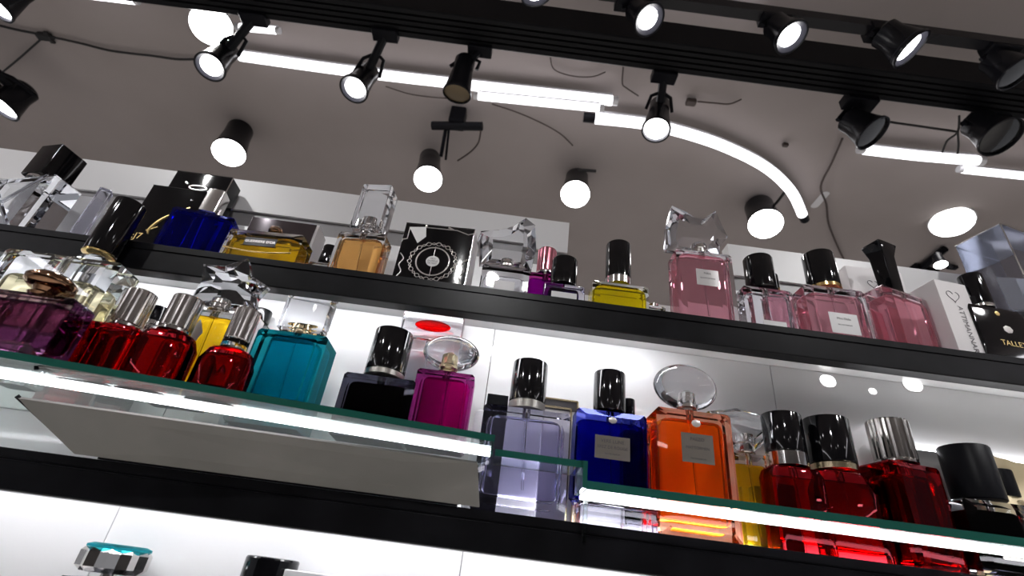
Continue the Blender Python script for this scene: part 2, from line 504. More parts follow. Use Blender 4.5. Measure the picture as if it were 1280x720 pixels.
def bottle(name, label, px, Y, base, d, liq='water', glass='clear_glass', r=.003, yaw=0, wall=.0035, thick=.010, level=.90,
           cap=None, label_plate=None, stopper=None, group=None, shoulder=.10, taper=1.0, neckr=.0055, rnd=.55, tubein=True):
    """px = (left x, right x, shoulder y, cap top y); Y = depth of the front face; base = shelf height"""
    xl, xr, ys, yt = px
    xc = (xl + xr) / 2
    hw = (xr - xl) / 2
    a, b = atY(xl, ys - .13 * hw, Y), atY(xr, ys + .13 * hw, Y)
    c = atY(xc, ys, Y)
    w = b.x - a.x
    h = c.z - base
    ztop = atY(xc + (ys - yt) * (xc - 780) / -1100 * -1 * 0, yt, Y + d / 2).z - base
    # the cap's own column of the picture leans toward the vertical vanishing point (780, -720)
    k = (ys - yt) / (ys + 720.0)
    ztop = atY(xc + (780 - xc) * k, yt, Y + d / 2).z - base
    if base < ZT - .05 and base > ZB + .05 and Y + d / 2 > YF - .01:
        ztop = min(ztop, ZT - base - .0125)
    t = thing(name, label, 'perfume bottle', (c.x, Y + d / 2, base), math.radians(yaw), group)
    sh = h * shoulder
    wt = w * taper
    nr = neckr
    body = [(0, wt - .004, d - .004, r), (.0016, wt, d, r), (h - sh, w, d, r), (h - .0012, w - sh * .6, d - sh * .6, r), (h, w - sh * .6 - .003, d - sh * .6 - .003, r)]
    if r <= .0031 and glass != 'black_gloss' and h > .03:
        obj('glass_body', facet_box(BM(), w, d, h, min(.0075, w * .13), min(.0042, d * .16), .0022), glass, t, sharp=20)
    else:
        obj('glass_body', loft(BM(), body, 6), glass, t, sharp=28)
    if liq:
        lw, ld = w - 2 * wall, d - 2 * min(wall, .005)
        lwb = wt - 2 * wall
        top = h * level - .002
        rl = max(r * .8, min(ld, lw) * .5 * rnd)
        secs = []
        for f, k in ((0, .72), (.12, .86), (.35, .94), (.7, .985), (1, 1)):
            secs.append((thick + .0045 * f, lwb * (1 - (1 - k) * .55), ld * k, rl * k))
        for f, k in ((1, 1), (.6, .98), (.3, .93), (.1, .86), (0, .76)):
            secs.append((top - .0065 * f, lw * (1 - (1 - k) * .6), ld * k, rl * k))
        obj('liquid', loft(BM(), secs, 7), 'liq_' + liq, t, sharp=50)
        if tubein and h > .045:
            tx = BM()
            tube(tx, [(0, 0, h - .004), (.0015, 0, h * .5), (.003, 0, thick + .008)], .0011, 8)
            obj('dip_tube', tx, 'clear_glass', t)
            obj('pump', lathe(BM(), [(.0022, top + .0004), (.0036, top + .0008), (.0036, h - .0012), (.003, h - .0006)], 20), 'silver', t) if h - top > .0035 else None
    obj('neck', lathe(BM(), [(nr * 1.2, h + .0001), (nr * 1.2, h + .0012), (nr, h + .0016), (nr, h + .0040)], 28), 'silver', t)
    zc = h + .0014
    if cap:
        kind, rr, mm = cap[:3]
        rr *= 1.10
        rg, rgh = (cap[3], cap[4]) if len(cap) > 3 else (None, 0)
        rib = len(cap) > 5
        cap_part(t, kind, rr, ztop - zc, zc, mm, rg, rgh, rib)
    if label_plate:
        lwid, lhei, lz, lm, lines = label_plate
        pl = obj('label_plate', block(BM(), lwid, .0004, lhei, .0001, .0001, h * lz, 0, -d / 2 - .0003), lm, t)
        for i, (s, dz, hh) in enumerate(lines):
            text(s, lwid * .8, 'ink_dark' if lm != 'label_black' else 'silver_ink', pl, (0, -d / 2 - .0006, h * lz + lhei * dz), height=hh)
    if stopper:
        stopper(t, zc, ztop)
    t['_h'] = h; t['_w'] = w; t['_top'] = ztop
    return t
def dims(t):
    r = t['_h'], t['_w'], t['_top']
    return r
FIN = []

# stoppers ----------------------------------------------------------
def st_disc(rx, ry=.009, m='clear_glass', col='silver', cr=.009, ch=.012):
    def f(t, z, top):
        obj('collar', lathe(BM(), [(cr, z), (cr * 1.05, z + .001), (cr * .8, z + .003), (cr * .95, z + .005), (cr * .85, z + ch * .7)], 36), col, t)
        rz = (top - z - .004) / 2
        obj('stopper', ellipsoid(BM(), rx, ry, rz, z + .004 + rz), m, t, sharp=60)
        obj('stopper_core', lathe(BM(), [(cr * .6, z + ch * .7), (cr * .75, z + ch), (cr * .7, z + ch * 1.5), (cr * .3, z + ch * 1.7)], 24), col, t)
    return f
def st_block(w, d, m='clear_glass', col='silver', cr=.008, ch=.018, plate=None):
    def f(t, z, top):
        obj('collar', lathe(BM(), [(cr, z), (cr * 1.05, z + .0008), (cr * 1.0, z + ch * .5), (cr * 1.1, z + ch * .55), (cr * .95, z + ch)], 36), col, t)
        obj('stopper', block(BM(), w, d, top - z - .004, .0022, .0015, z + .004), m, t, sharp=25)
        if plate:
            obj('stopper_inlay', block(BM(), w * .62, d * .5, .003, .0008, .001, top - .010), plate, t)
    return f
def st_shape(outline, d, m='clear_glass', col='silver', cr=.007, ch=.010, pull=.5, inner=.55):
    def f(t, z, top):
        obj('collar', lathe(BM(), [(cr * 1.2, z), (cr * 1.25, z + .001), (cr, z + .003), (cr, z + ch * .5), (cr * 1.1, z + ch * .55), (cr * 1.0, z + ch)], 36), col, t)
        H = top - z - .002
        pts = [(x * H, z + .002 + y * H) for x, y in outline]
        obj('stopper', gem(BM(), pts, d, pull, inner), m, t, sharp=10)
    return f

BK = ('cyl', .0115, 'black_gloss')
# ======== top row, on the upper shelf
def faceted(t):
    h, w, top = dims(t)
    bm = BM()
    s = w * .47
    for sg in (1, -1):
        for y in (-1,):
            tube(bm, [(-s * sg, y * .0195, h * .06), (s * sg, y * .0195, h * .92)], .0022, 5)
    obj('cut_ridges', bm, 'clear_glass', t, sharp=20)
t = bottle('perfume_bottle', 'large clear cross-cut square bottle with black cube cap', (-12, 84, 218, 190), .455, ZT, .038, None, 'clear_glass', r=.001, yaw=-16,
           shoulder=.04, cap=('square', .0145, 'black_gloss', 'silver', .004))
faceted(t)
t = thing('perfume_carton', 'frosted white carton standing behind the cross-cut square bottle', 'carton', (*atY(92, 265, .512).xy, ZT))
obj('carton_body', block(BM(), .052, .024, atY(92, 250, .512).z - ZT, .0005, .0005), 'frost_card', t)
t = thing('acrylic_rod', 'short square clear rod block beside the frosted white carton', 'display block', (*atY(118, 262, .487).xy, ZT), .5)
obj('rod', block(BM(), .012, .012, atY(128, 238, .487).z - ZT, .001, .001), 'lilac_glass', t)

# big black cartons
def carton(name, label, px, Y, base, d, m, yaw=0, lean=0, cat='carton'):
    xl, xr, yt = px
    xc = (xl + xr) / 2
    hw = (xr - xl) / 2
    a, b, c = atY(xl, yt - .13 * hw, Y), atY(xr, yt + .13 * hw, Y), atY(xc, yt, Y)
    h, w = c.z - base, b.x - a.x
    t = thing(name, label, cat, (c.x, Y + d / 2, base), 0, rot=(lean, 0, math.radians(yaw)))
    obj('carton_body', block(BM(), w, d, h, .0005, .0005), m, t)
    t['_h'] = h; t['_w'] = w; t['_top'] = h
    return t
t = carton('perfume_carton', 'black carton with a gold brushed swoosh behind the cobalt bottle', (192, 268, 236), .475, ZT, .028, 'black_gloss')
h, w, _ = dims(t)
sw = smoothpath([(w * .26, -.0143, h * .76), (w * .12, -.0143, h * .68), (-w * .06, -.0143, h * .56), (-w * .16, -.0143, h * .42), (-w * .14, -.0143, h * .36)])
obj('gold_script', tube(tube(BM(), sw, [.0006 + .0011 * math.sin(PI * i / len(sw)) for i in range(len(sw))], 6), [(-w * .20, -.0143, h * .40), (-w * .05, -.0143, h * .46)], .0007, 6), 'gold_ink', t)
for i in range(6):
    pass
text('.:J7', .015, 'gold_ink', t, (-w * .30, -.0144, h * .32), height=.011)
text('.L', .008, 'silver_ink', t, (-w * .36, -.0144, h * .12), height=.009)
text('I--', .006, 'silver_ink', t, (w * .22, -.0144, h * .86), height=.003)
obj('foil_border', tube(tube(BM(), [(-w / 2, -.0141, h - .0002), (w / 2, -.0141, h - .0002)], .0005, 5), [(w / 2, -.0141, h), (w / 2, -.0141, 0)], .0005, 5), 'silver', t)
t = carton('perfume_carton', 'glossy black carton with silver emblem standing highest near the cobalt bottle', (222, 292, 218), .520, ZT, .024, 'black_gloss')
h, w, _ = dims(t)
obj('foil_border', tube(tube(BM(), [(-w / 2, -.0121, h), (w / 2, -.0121, h)], .0007, 5), [(w / 2, -.0121, h), (w / 2, -.0121, 0)], .0007, 5), 'silver', t)
em = BM()
tube(em, [(.011 * math.cos(a), -.0122, h * .86 + .0035 * math.sin(a)) for a in [2 * PI * i / 24 for i in range(24)]], .0009, 6, True)
tube(em, [(-.018, -.0122, h * .90), (-.014, -.0122, h * .885)], .0014, 6)
tube(em, [(.014, -.0122, h * .83), (.018, -.0122, h * .86), (.021, -.0122, h * .85)], .0009, 6)
obj('emblem', em, 'silver_ink', t)

t = bottle('perfume_bottle', 'cobalt blue angular bottle in front of the black swoosh carton', (216, 290, 262, 241), .446, ZT, .026, 'cobalt', 'navy_glass', r=.0008, yaw=8, thick=.003, wall=.0018,
           shoulder=.22, cap=('square', .0080, 'silver'), level=.95)
t = carton('perfume_carton', 'white-sided carton with dark mirrored front top behind the flat amber bottle', (316, 398, 276), .500, ZT, .030, 'white_card')
h, w, _ = dims(t)
obj('mirror_panel', block(BM(), w * .97, .0008, h * .45, .0001, .0001, h * .54, 0, -.0156), 'dark_chrome', t)
obj('side_panel', block(BM(), .0010, .030, h, .0002, .0002, 0, w / 2 + .0008), 'white_card', t)
t = bottle('perfume_bottle', 'wide amber bottle with gold-framed black name plate', (286, 382, 287, 268), .446, ZT, .034, 'amber', 'clear_glass', r=.002, yaw=-4, thick=.006, wall=.005,
           shoulder=.08, cap=None, label_plate=(.034, .010, .52, 'label_black', [('GUERRIERE D\'OR', .5, .0042)]), stopper=lambda t, z, top: (
               obj('collar', lathe(BM(), [(.006, z), (.007, z + .002), (.005, z + .004)], 28), 'gold', t),
               obj('stopper', ellipsoid(BM(), .0075, .0075, .0055, z + .0085), 'bronze', t, sharp=60)))
h, w, _ = dims(t)
fr = BM()
for s in (-1, 1):
    tube(fr, [(-.019, -.0176, h * .52 + (.0 if s < 0 else .010) - s * -.0006), (.019, -.0176, h * .52 + (.0 if s < 0 else .010) - s * -.0006)], .0006, 5)
tube(fr, smoothpath([(-w * .44, -.0176, h * .42), (0, -.0176, h * .34), (w * .44, -.0176, h * .40)]), .0009, 6)
obj('gold_frame', fr, 'gold', t)
bottle('perfume_bottle', 'tiny clear bottle with black cap beside the wide amber bottle', (384, 424, 327, 310), .475, ZT, .020, 'water', r=.004, cap=('cyl', .0085, 'black_gloss'), level=.8)
bottle('perfume_bottle', 'peach bottle with silver sleeve inside a clear cube overcap', (424, 485, 288, 238), .450, ZT, .030, 'peach', 'clear_glass', r=.0015, yaw=-8, wall=.005, thick=.008,
       shoulder=.06, stopper=st_block(.034, .026, ch=.022, cr=.0085))
# ornate black carton
t = carton('perfume_carton', 'black carton with silver lace medallion and white centre seal', (509, 595, 283), .448, ZT, .036, 'black_gloss', yaw=-3)
h, w, _ = dims(t)
om = BM()
cz, yy = h * .42, -.0183
def circ(bm, rx, rz, r, wob=0, n=48, k=12, cx=0, c=None):
    tube(bm, [(cx + (rx + wob * math.sin(k * a)) * math.cos(a), yy, (c or cz) + (rz + wob * math.sin(k * a)) * math.sin(a)) for a in [2 * PI * i / n for i in range(n)]], r, 5, True)
circ(om, .0175, .0175, .0005)
circ(om, .0168, .0168, .0003)
circ(om, .0245, .0225, .0005, .0018, 72, 14)
circ(om, .0235, .0215, .0004, -.0018, 72, 14)
tube(om, [(0, yy, cz + .006), (0, yy, cz + .019)], .0003, 5)
tube(om, [(0, yy, cz - .006), (0, yy, cz - .019)], .0003, 5)
for s in (-1, 1):
    tube(om, smoothpath([(s * w * .47, yy, h * .50), (s * w * .41, yy, h * .42), (s * w * .45, yy, h * .32), (s * w * .40, yy, h * .22), (s * w * .44, yy, h * .12), (s * w * .36, yy, 0.004)]), .0006, 5)
tube(om, [(-w * .5, yy, h * .72), (-w * .43, yy, h * .74), (-w * .43, yy, h * .93), (-w * .2, yy, h * .955), (w * .25, yy, h * .955), (w * .42, yy, h * .90), (w * .5, yy, h * .93)], .0006, 5)
tube(om, [(-w * .2, yy, h * .99), (-w * .2, yy, h * .955)], .0012, 5)
tube(om, [(w * .12, yy, h * .99), (w * .2, yy, h * .955)], .0010, 5)
obj('foil_ornament', om, 'silver_ink', t)
obj('foil_border', tube(tube(BM(), [(-w / 2, yy, h), (w / 2, yy, h)], .0006, 5), [(w / 2, yy, h), (w / 2, yy, 0)], .0006, 5), 'silver', t)
seal = obj('seal', prism(BM(), [(.0070 * math.cos(2 * PI * i / 28), cz + .0065 * math.sin(2 * PI * i / 28)) for i in range(28)], .0006, .0001, yy - .0001), 'label_white', t)
for i, s in enumerate(('MILA', 'SAVERNE', 'DE NUIT')):
    text(s, .01, 'ink_grey', seal, (0, yy - .0006, cz + .0028 - .0028 * i), height=.0026)
obj('white_tag', prism(BM(), [(-w * .44, h * .93), (-w * .20, h * .955), (-w * .17, h * .80), (-w * .27, h * .68)], .0006, .0001, yy - .0002), 'label_white', t)
obj('side_panel', block(BM(), .0010, .036, h, .0002, .0002, 0, w / 2 + .0008), 'white_card', t)

flame = [(-.42, 0), (-.50, .45), (-.48, .62), (-.20, .68), (.02, .80), (.20, 1.0), (.36, .88), (.42, .40), (.38, 0)]
bottle('perfume_bottle', 'clear square bottle with jagged flame-shaped crystal stopper', (604, 663, 330, 272), .452, ZT, .030, 'water', r=.0015, wall=.005, label_plate=(.022, .018, .12, 'label_white', []),
       shoulder=.06, stopper=st_shape(flame, .022, cr=.007, ch=.012), level=.75)
bottle('perfume_bottle', 'small magenta bottle with pink metal cap behind the black-capped violet one', (660, 706, 340, 314), .478, ZT, .022, 'violet', 'magenta_glass', cap=('cyl', .0098, 'rose_metal', 'silver', .003, 1))
bottle('perfume_bottle', 'small violet-rimmed clear bottle with black cap and pale label', (680, 732, 354, 327), .448, ZT, .026, 'inkviolet', 'lilac_glass', r=.003, wall=.006, cap=('cyl', .0128, 'black_gloss'),
       label_plate=(.026, .014, .1, 'label_white', []))
bottle('perfume_bottle', 'bright yellow bottle with black cap on a chrome ring', (742, 812, 352, 308), .450, ZT, .030, 'yellow', 'clear_glass', r=.002, wall=.004, thick=.006, shoulder=.05,
       cap=('cyl', .0125, 'black_gloss', 'silver', .0095), level=.93)
t = bottle('perfume_bottle', 'very low clear yellow miniature beside the bright yellow bottle', (808, 832, 381, 377), .462, ZT, .018, 'yellow', r=.001, cap=None)
cat_ears = [(-.58, 0), (-.55, .45), (-.42, .98), (-.20, .80), (.12, .78), (.36, 1.0), (.46, .62), (.52, .45), (.36, .20), (.34, 0)]
bottle('perfume_bottle', 'tall pink bottle with two-peaked crystal stopper and silver label', (846, 916, 312, 263), .446, ZT, .034, 'pink', 'clear_glass', r=.002, wall=.006, thick=.009, shoulder=.04,
       stopper=st_shape(cat_ears, .024, cr=.0085, ch=.015, pull=.45), label_plate=(.024, .020, .50, 'label_silver', [('MIRA', .75, .0034), ('BLOOM DE SOIE', .45, .0022)]), level=.97)
bottle('perfume_bottle', 'clear glass bottle with wide black cap beside the tall pink one', (930, 992, 358, 326), .452, ZT, .028, 'water', r=.003, cap=('cyl', .0142, 'black_gloss'), wall=.005, shoulder=.16,
       label_plate=(.024, .012, .1, 'label_white', []))
bottle('perfume_bottle', 'small bottle with gold-banded black cap showing behind the clear one', (952, 992, 362, 346), .492, ZT, .020, 'pink', cap=('cyl', .0075, 'black_gloss', 'gold', .004))
t = carton('perfume_carton', 'white carton with heart outline behind the pink flared-cap bottle', (1056, 1126, 336), .508, ZT, .026, 'white_card')
heart = lambda cx, cz, s, y: [(cx + s * .0625 * 16 * math.sin(a) ** 3, y, cz + s * .0625 * (13 * math.cos(a) - 5 * math.cos(2 * a) - 2 * math.cos(3 * a) - math.cos(4 * a))) for a in [2 * PI * i / 40 for i in range(6, 40)]]
h, w, _ = dims(t)
obj('heart_outline', tube(BM(), heart(-.006, h * .84, .006, -.0132), .0004, 5), 'ink_grey', t)
bottle('perfume_bottle', 'pink bottle with white label, black cap on gold band', (1006, 1082, 357, 322), .450, ZT, .034, 'pink', 'clear_glass', r=.003, wall=.005, thick=.007, shoulder=.10,
       cap=('cyl', .0150, 'black_gloss', 'gold', .0050), label_plate=(.030, .024, .18, 'label_white', [('Miss Dalia', .72, .0036), ('EAU DE PARFUM', .42, .0020)]))
bottle('perfume_bottle', 'slanting pink bottle with tall flared black cap', (1092, 1168, 362, 310), .452, ZT, .032, 'pink', 'pink_glass', r=.001, yaw=16, wall=.006, thick=.005, shoulder=.12,
       cap=('flare', .0105, 'black_gloss'))
t = carton('perfume_carton', 'white carton with heart outline and upright grey lettering', (1163, 1206, 352), .446, ZT, .034, 'white_card', yaw=6)
h, w, _ = dims(t)
obj('heart_outline', tube(BM(), heart(-.002, h * .80, .0075, -.0172), .0004, 5), 'ink_grey', t)
text('ATTIMANNARE', .04, 'ink_grey', t, (.001, -.0173, h * .36), rot=(PI / 2, PI / 2, 0), height=.0085)
t = bottle('perfume_bottle', 'flat black bottle lettered in gold with round black cap', (1206, 1278, 382, 348), .447, ZT, .026, None, 'black_gloss', r=.002, yaw=4, cap=('cyl', .0105, 'black_gloss', 'silver', .004))
h, w, _ = dims(t)
text('TALLET', .03, 'gold_ink', t, (.004, -.0134, h * .36), height=.0085)
em = BM(); gem(em, [(.004 + .0055 * math.cos(a), h * .60 + .0045 * math.sin(a)) for a in [2 * PI * i / 7 for i in range(7)]], .0008); 
for v_ in em.verts: v_.co.y -= .0134
obj('silver_motif', em, 'silver_ink', t)
em = BM(); gem(em, [(-.001 + .003 * math.cos(a), h * .86 + .003 * math.sin(a)) for a in [2 * PI * i / 6 for i in range(6)]], .0008)
for v_ in em.verts: v_.co.y -= .0134
obj('gold_motif', em, 'gold_ink', t)
t = carton('display_case', 'tall dark smoky plastic box at the end of the upper shelf', (1232, 1330, 292), .490, ZT, .055, 'smoke_glass', yaw=14, cat='display box')
h, w, _ = dims(t)
fb = BM()
for p in ([(-w / 2, -.0277, h), (w / 2, -.0277, h)], [(-w / 2, -.0277, 0), (-w / 2, -.0277, h)], [(-w / 2, -.0277, h), (-w / 2, .0277, h)]):
    tube(fb, p, .0009, 5)
obj('rim', fb, 'silver', t)

# ======== group on the raised glass ledge
bottle('perfume_bottle', 'large smoky purple bottle with bronze disc stopper', (-30, 92, 362, 328), .334, ZG, .030, 'purple', 'purple_glass', r=.002, wall=.004, thick=.006, shoulder=.05,
       stopper=lambda t, z, top: (obj('collar', lathe(BM(), [(.009, z), (.010, z + .002), (.0075, z + .004), (.009, z + .007)], 36), 'bronze', t),
                                  obj('stopper', lathe(BM(), [(.012, z + .007), (.016, z + .010), (.0165, z + .014), (.012, z + .018), (.006, z + .019)], 36), 'bronze', t, sharp=60)))
t = bottle('perfume_bottle', 'massive clear square-block bottle with pale gold heart', (4, 150, 316, 300), .368, ZG, .034, 'pale', 'clear_glass', r=.0015, wall=.012, thick=.026, shoulder=.12, level=.80)
bottle('perfume_bottle', 'clear bottle with tall black cap and gold ring behind the massive square-block bottle', (92, 132, 314, 254), .404, ZG, .022, None, 'clear_glass', r=.004, yaw=0, cap=('cyl', .0125, 'black_gloss', 'gold', .0025), thick=.004, wall=.002)
bottle('perfume_bottle', 'bright red bottle with ribbed silver cap nearest the purple bottle', (104, 172, 402, 364), .366, ZG, .032, 'red', 'red_glass', r=.004, wall=.003, thick=.006, shoulder=.08,
       cap=('cyl', .0102, 'ribbed_chrome', 'silver', .003, 1))
bottle('perfume_bottle', 'red bottle with silver cap mostly hidden behind the bright red one', (100, 150, 398, 367), .465, ZG, .026, 'red', 'red_glass', r=.004, cap=('cyl', .0095, 'ribbed_chrome', 'silver', .003, 1))
bottle('perfume_bottle', 'dark red rounded bottle with ribbed silver cap', (168, 236, 408, 372), .368, ZG, .032, 'darkred', 'red_glass', r=.012, wall=.003, thick=.006, shoulder=.22,
       cap=('cyl', .0108, 'ribbed_chrome', 'silver', .003, 1))
bottle('perfume_bottle', 'slim dark bottle with small black and silver cap between the reds', (164, 200, 404, 384), .470, ZG, .020, 'black', cap=('cyl', .0075, 'black_gloss', 'silver', .005))
star = [(-.10, 0), (-.50, .12), (-.46, .45), (-.56, .78), (-.20, .80), (.10, 1.0), (.28, .68), (.62, .52), (.52, .28), (.58, .05), (.25, .06)]
t = bottle('perfume_bottle', 'amber bottle with large faceted star crystal stopper', (234, 298, 386, 323), .404, ZG, .020, 'amber', 'clear_glass', r=.002, wall=.003, thick=.006, shoulder=.08,
           stopper=st_shape(star, .023, cr=.008, ch=.012, inner=.40, pull=.55), level=.95)
h, w, _ = dims(t)
obj('diamond_label', prism(BM(), [(-w * .30, h * .60), (-w * .12, h * .86), (w * .02, h * .72), (-w * .14, h * .40)], .0006, .0001, -.0104), 'label_white', t)
bottle('perfume_bottle', 'dark red round-shouldered bottle with silver-banded cap below the star stopper', (246, 312, 430, 387), .370, ZG, .032, 'darkred', 'red_glass', r=.014, wall=.003, thick=.006, shoulder=.30,
       cap=('cyl', .0090, 'ribbed_chrome', 'clear_glass', .008, 1))
t = carton('perfume_carton', 'white and gold patterned carton between the dark red and teal bottles', (298, 326, 396), .472, ZG, .011, 'white_card', yaw=0)
h, w, _ = dims(t)
em = BM()
for k in range(5):
    z = h * (.30 + .15 * k)
    tube(em, smoothpath([(-w * .3, -.0058, z), (0, -.0058, z + .004), (w * .15, -.0058, z - .002), (w * .3, -.0058, z + .003)]), .0011, 5)
obj('gold_pattern', em, 'gold', t)
bottle('perfume_bottle', 'slim bottle with wide black cap behind the gold patterned carton', (306, 334, 402, 388), .4865, ZG, .013, 'black', cap=('cyl', .0085, 'black_gloss'))
t = bottle('perfume_bottle', 'teal square bottle with clear square stopper and gold crown ring', (322, 410, 413, 371), .432, ZG, .040, 'teal', 'teal_glass', r=.002, wall=.012, thick=.014, shoulder=.05,
           stopper=st_block(.043, .018, ch=.012, cr=.009, col='pale_gold'), level=.96)
h, w, top = dims(t)
em = BM(); tube(em, [(.013 * math.cos(a), .006 * math.sin(a), h + .0135 + .0025 * math.sin(a * 1)) for a in [2 * PI * i / 28 for i in range(28)]], .0011, 6, True)
obj('gold_ring', em, 'gold', t)
obj('stopper_top', block(BM(), .043, .018, .0045, .0012, .001, top + .0002), 'black_gloss', t)
bottle('perfume_bottle', 'black square bottle with tall black cap on silver band', (430, 520, 468, 416), .430, ZG, .033, 'black', 'black_glass', r=.002, wall=.006, thick=.008, shoulder=.05,
       cap=('cyl', .0165, 'black_gloss', 'brushed_silver', .0055))
bottle('perfume_bottle', 'clear bottle with broad clear block stopper enclosing a red jewel', (500, 572, 424, 387), .468, ZG, .024, 'water', r=.002, stopper=lambda t, z, top: (
    obj('stopper', block(BM(), .062, .022, top - z, .002, .0015, z), 'clear_glass', t, sharp=25),
    obj('jewel', ellipsoid(BM(), .018, .008, .006, z + (top - z) * .55), 'liq_red', t, sharp=60)))
bottle('perfume_bottle', 'magenta bottle with flat oval crystal stopper', (522, 594, 462, 421), .431, ZG, .032, 'magenta', 'magenta_glass', r=.0025, wall=.007, thick=.008, shoulder=.06,
       stopper=st_disc(.0265, .014, cr=.0095, col='pale_gold'), level=.93)

# ======== lower shelf
bottle('perfume_bottle', 'pale lavender bottle with tall black cap on silver band', (606, 714, 509, 455), .438, ZL, .040, 'lilac', 'lilac_glass', r=.003, wall=.007, thick=.014, shoulder=.04,
       cap=('cyl', .0152, 'black_gloss', 'brushed_silver', .0080), level=.93)
t = carton('perfume_carton', 'white carton with black band and cream frame behind the lavender bottle', (680, 722, 500), .484, ZL, .011, 'white_card')
h, w, _ = dims(t)
obj('dark_band', block(BM(), w * .985, .0006, .010, .0001, .0001, h - .0105, 0, -.0058), 'ink_dark', t)
em = BM()
for p in ([(-w / 2, -.0060, h), (w / 2, -.0060, h)], [(w / 2, -.0060, h), (w / 2, -.0060, 0)], [(w / 2 - .006, -.0060, h - .008), (w / 2 - .006, -.0060, 0)], [(-w / 2, -.0060, h - .008), (w / 2 - .006, -.0060, h - .008)]):
    tube(em, p, .0012, 6)
obj('cream_frame', em, 'pale_gold', t)
carton('perfume_carton', 'slim black carton edge showing behind the shoulder of the lavender bottle', (610, 636, 493), .484, ZL, .011, 'black_satin')
t = thing('glass_vial', 'small clear glass vial standing between magenta and lavender bottles', 'vial', (*atY(598, 540, .490).xy, ZL))
obj('vial_body', lathe(BM(), [(.0055, 0), (.006, .001), (.006, .09), (.005, .094), (.002, .096)], 24), 'frost_card', t)
t = bottle('perfume_bottle', 'deep navy bottle with tall black cap and taupe label', (722, 810, 513, 468), .450, EYE + .0745, .030, 'navy', 'navy_glass', r=.002, wall=.003, thick=.004, shoulder=.04,
           cap=('cyl', .0137, 'black_gloss'), label_plate=(.031, .020, .44, 'label_taupe', [('VERE LUNE', .76, .0042), ('EREZ DE ROUGE', .50, .0036), ('EAU DE PARFUM', .22, .0018)]))
h, w, _ = dims(t)
obj('crest', gem(BM(), [(.004 * math.cos(a), .003 * math.sin(a)) for a in [2 * PI * i / 7 for i in range(7)]], .0012), 'silver_ink', t, loc=(0, -.0156, h * .88))
t = thing('acrylic_block', 'clear lilac-tinted block under the navy bottle', 'display block', (*atY(768, 640, .463).xy, ZL))
obj('block_body', block(BM(), .064, .034, .0215 - .0001, .002, .002), 'lilac_glass', t)
bottle('perfume_bottle', 'slim bottle with black cap peeking out behind the navy one', (776, 800, 522, 500), .485, ZL, .014, 'black', cap=('cyl', .0058, 'black_gloss'))
t = bottle('perfume_bottle', 'tall orange bottle with oval crystal stopper and taupe label', (822, 915, 512, 458), .440, ZL, .040, 'orange', 'orange_glass', r=.003, wall=.007, thick=.013, shoulder=.04, taper=1.0,
           stopper=st_disc(.0305, .015, cr=.0105, ch=.013), label_plate=(.028, .025, .56, 'label_taupe', [('PAEZO', .80, .0040), ('MATTORMEN', .50, .0034), ('EAU DE PARFUM', .14, .0018)]), level=.94)
h, w, _ = dims(t)
obj('crest', gem(BM(), [(.0042 * math.cos(a), .0034 * math.sin(a)) for a in [2 * PI * i / 8 for i in range(8)]], .0012), 'silver_ink', t, loc=(0, -.0206, h * .88))
bottle('perfume_bottle', 'narrow coral red bottle between the navy and orange ones', (800, 818, 552, 530), .468, ZL, .022, 'red', 'pink_glass', r=.001, cap=('cyl', .006, 'silver'))
tri = [(-.12, 0), (-.75, .60), (-.70, .72), (-.1, .86), (.62, .76), (.80, .66), (.72, .52), (.14, 0)]
bottle('perfume_bottle', 'amber faceted bottle with pointed triangular crystal stopper', (916, 964, 566, 505), .470, ZL, .026, 'amber', 'clear_glass', r=.002, wall=.003, thick=.006, shoulder=.14,
       stopper=st_shape(tri, .020, cr=.0075, ch=.018, pull=.5, inner=.6))
bottle('perfume_bottle', 'crimson bottle with black cap on broad silver band', (966, 1032, 583, 521), .446, ZL, .034, 'red', 'red_glass', r=.006, wall=.004, thick=.010, shoulder=.10,
       cap=('cyl', .0160, 'black_gloss', 'silver', .0125))
bottle('perfume_bottle', 'dark ruby round-shouldered bottle with black cap on gold band', (1018, 1102, 588, 527), .446, ZL, .036, 'darkred', 'red_glass', r=.012, wall=.003, thick=.008, shoulder=.26,
       cap=('cyl', .0178, 'black_gloss', 'pale_gold', .0060))
bottle('perfume_bottle', 'dark ruby square bottle with ribbed silver cap', (1104, 1180, 578, 530), .446, ZL, .040, 'darkred', 'red_glass', r=.001, wall=.005, thick=.006, shoulder=.04, yaw=10,
       cap=('cyl', .0160, 'ribbed_chrome', 'silver', .003, 1))
t = bottle('perfume_bottle', 'clear and black bottle with large matt black cap', (1206, 1290, 626, 563), .440, ZL, .036, 'black', 'clear_glass', r=.003, wall=.010, thick=.008, shoulder=.14,
           cap=('cyl', .0180, 'black_satin'), label_plate=(.026, .012, .25, 'brushed_silver', [('NOIR', .5, .004)]))
bottle('perfume_bottle', 'bottle with narrow matt black cap behind the clear and black one', (1250, 1290, 622, 590), .478, ZL, .020, 'black', cap=('cyl', .0105, 'black_satin'))
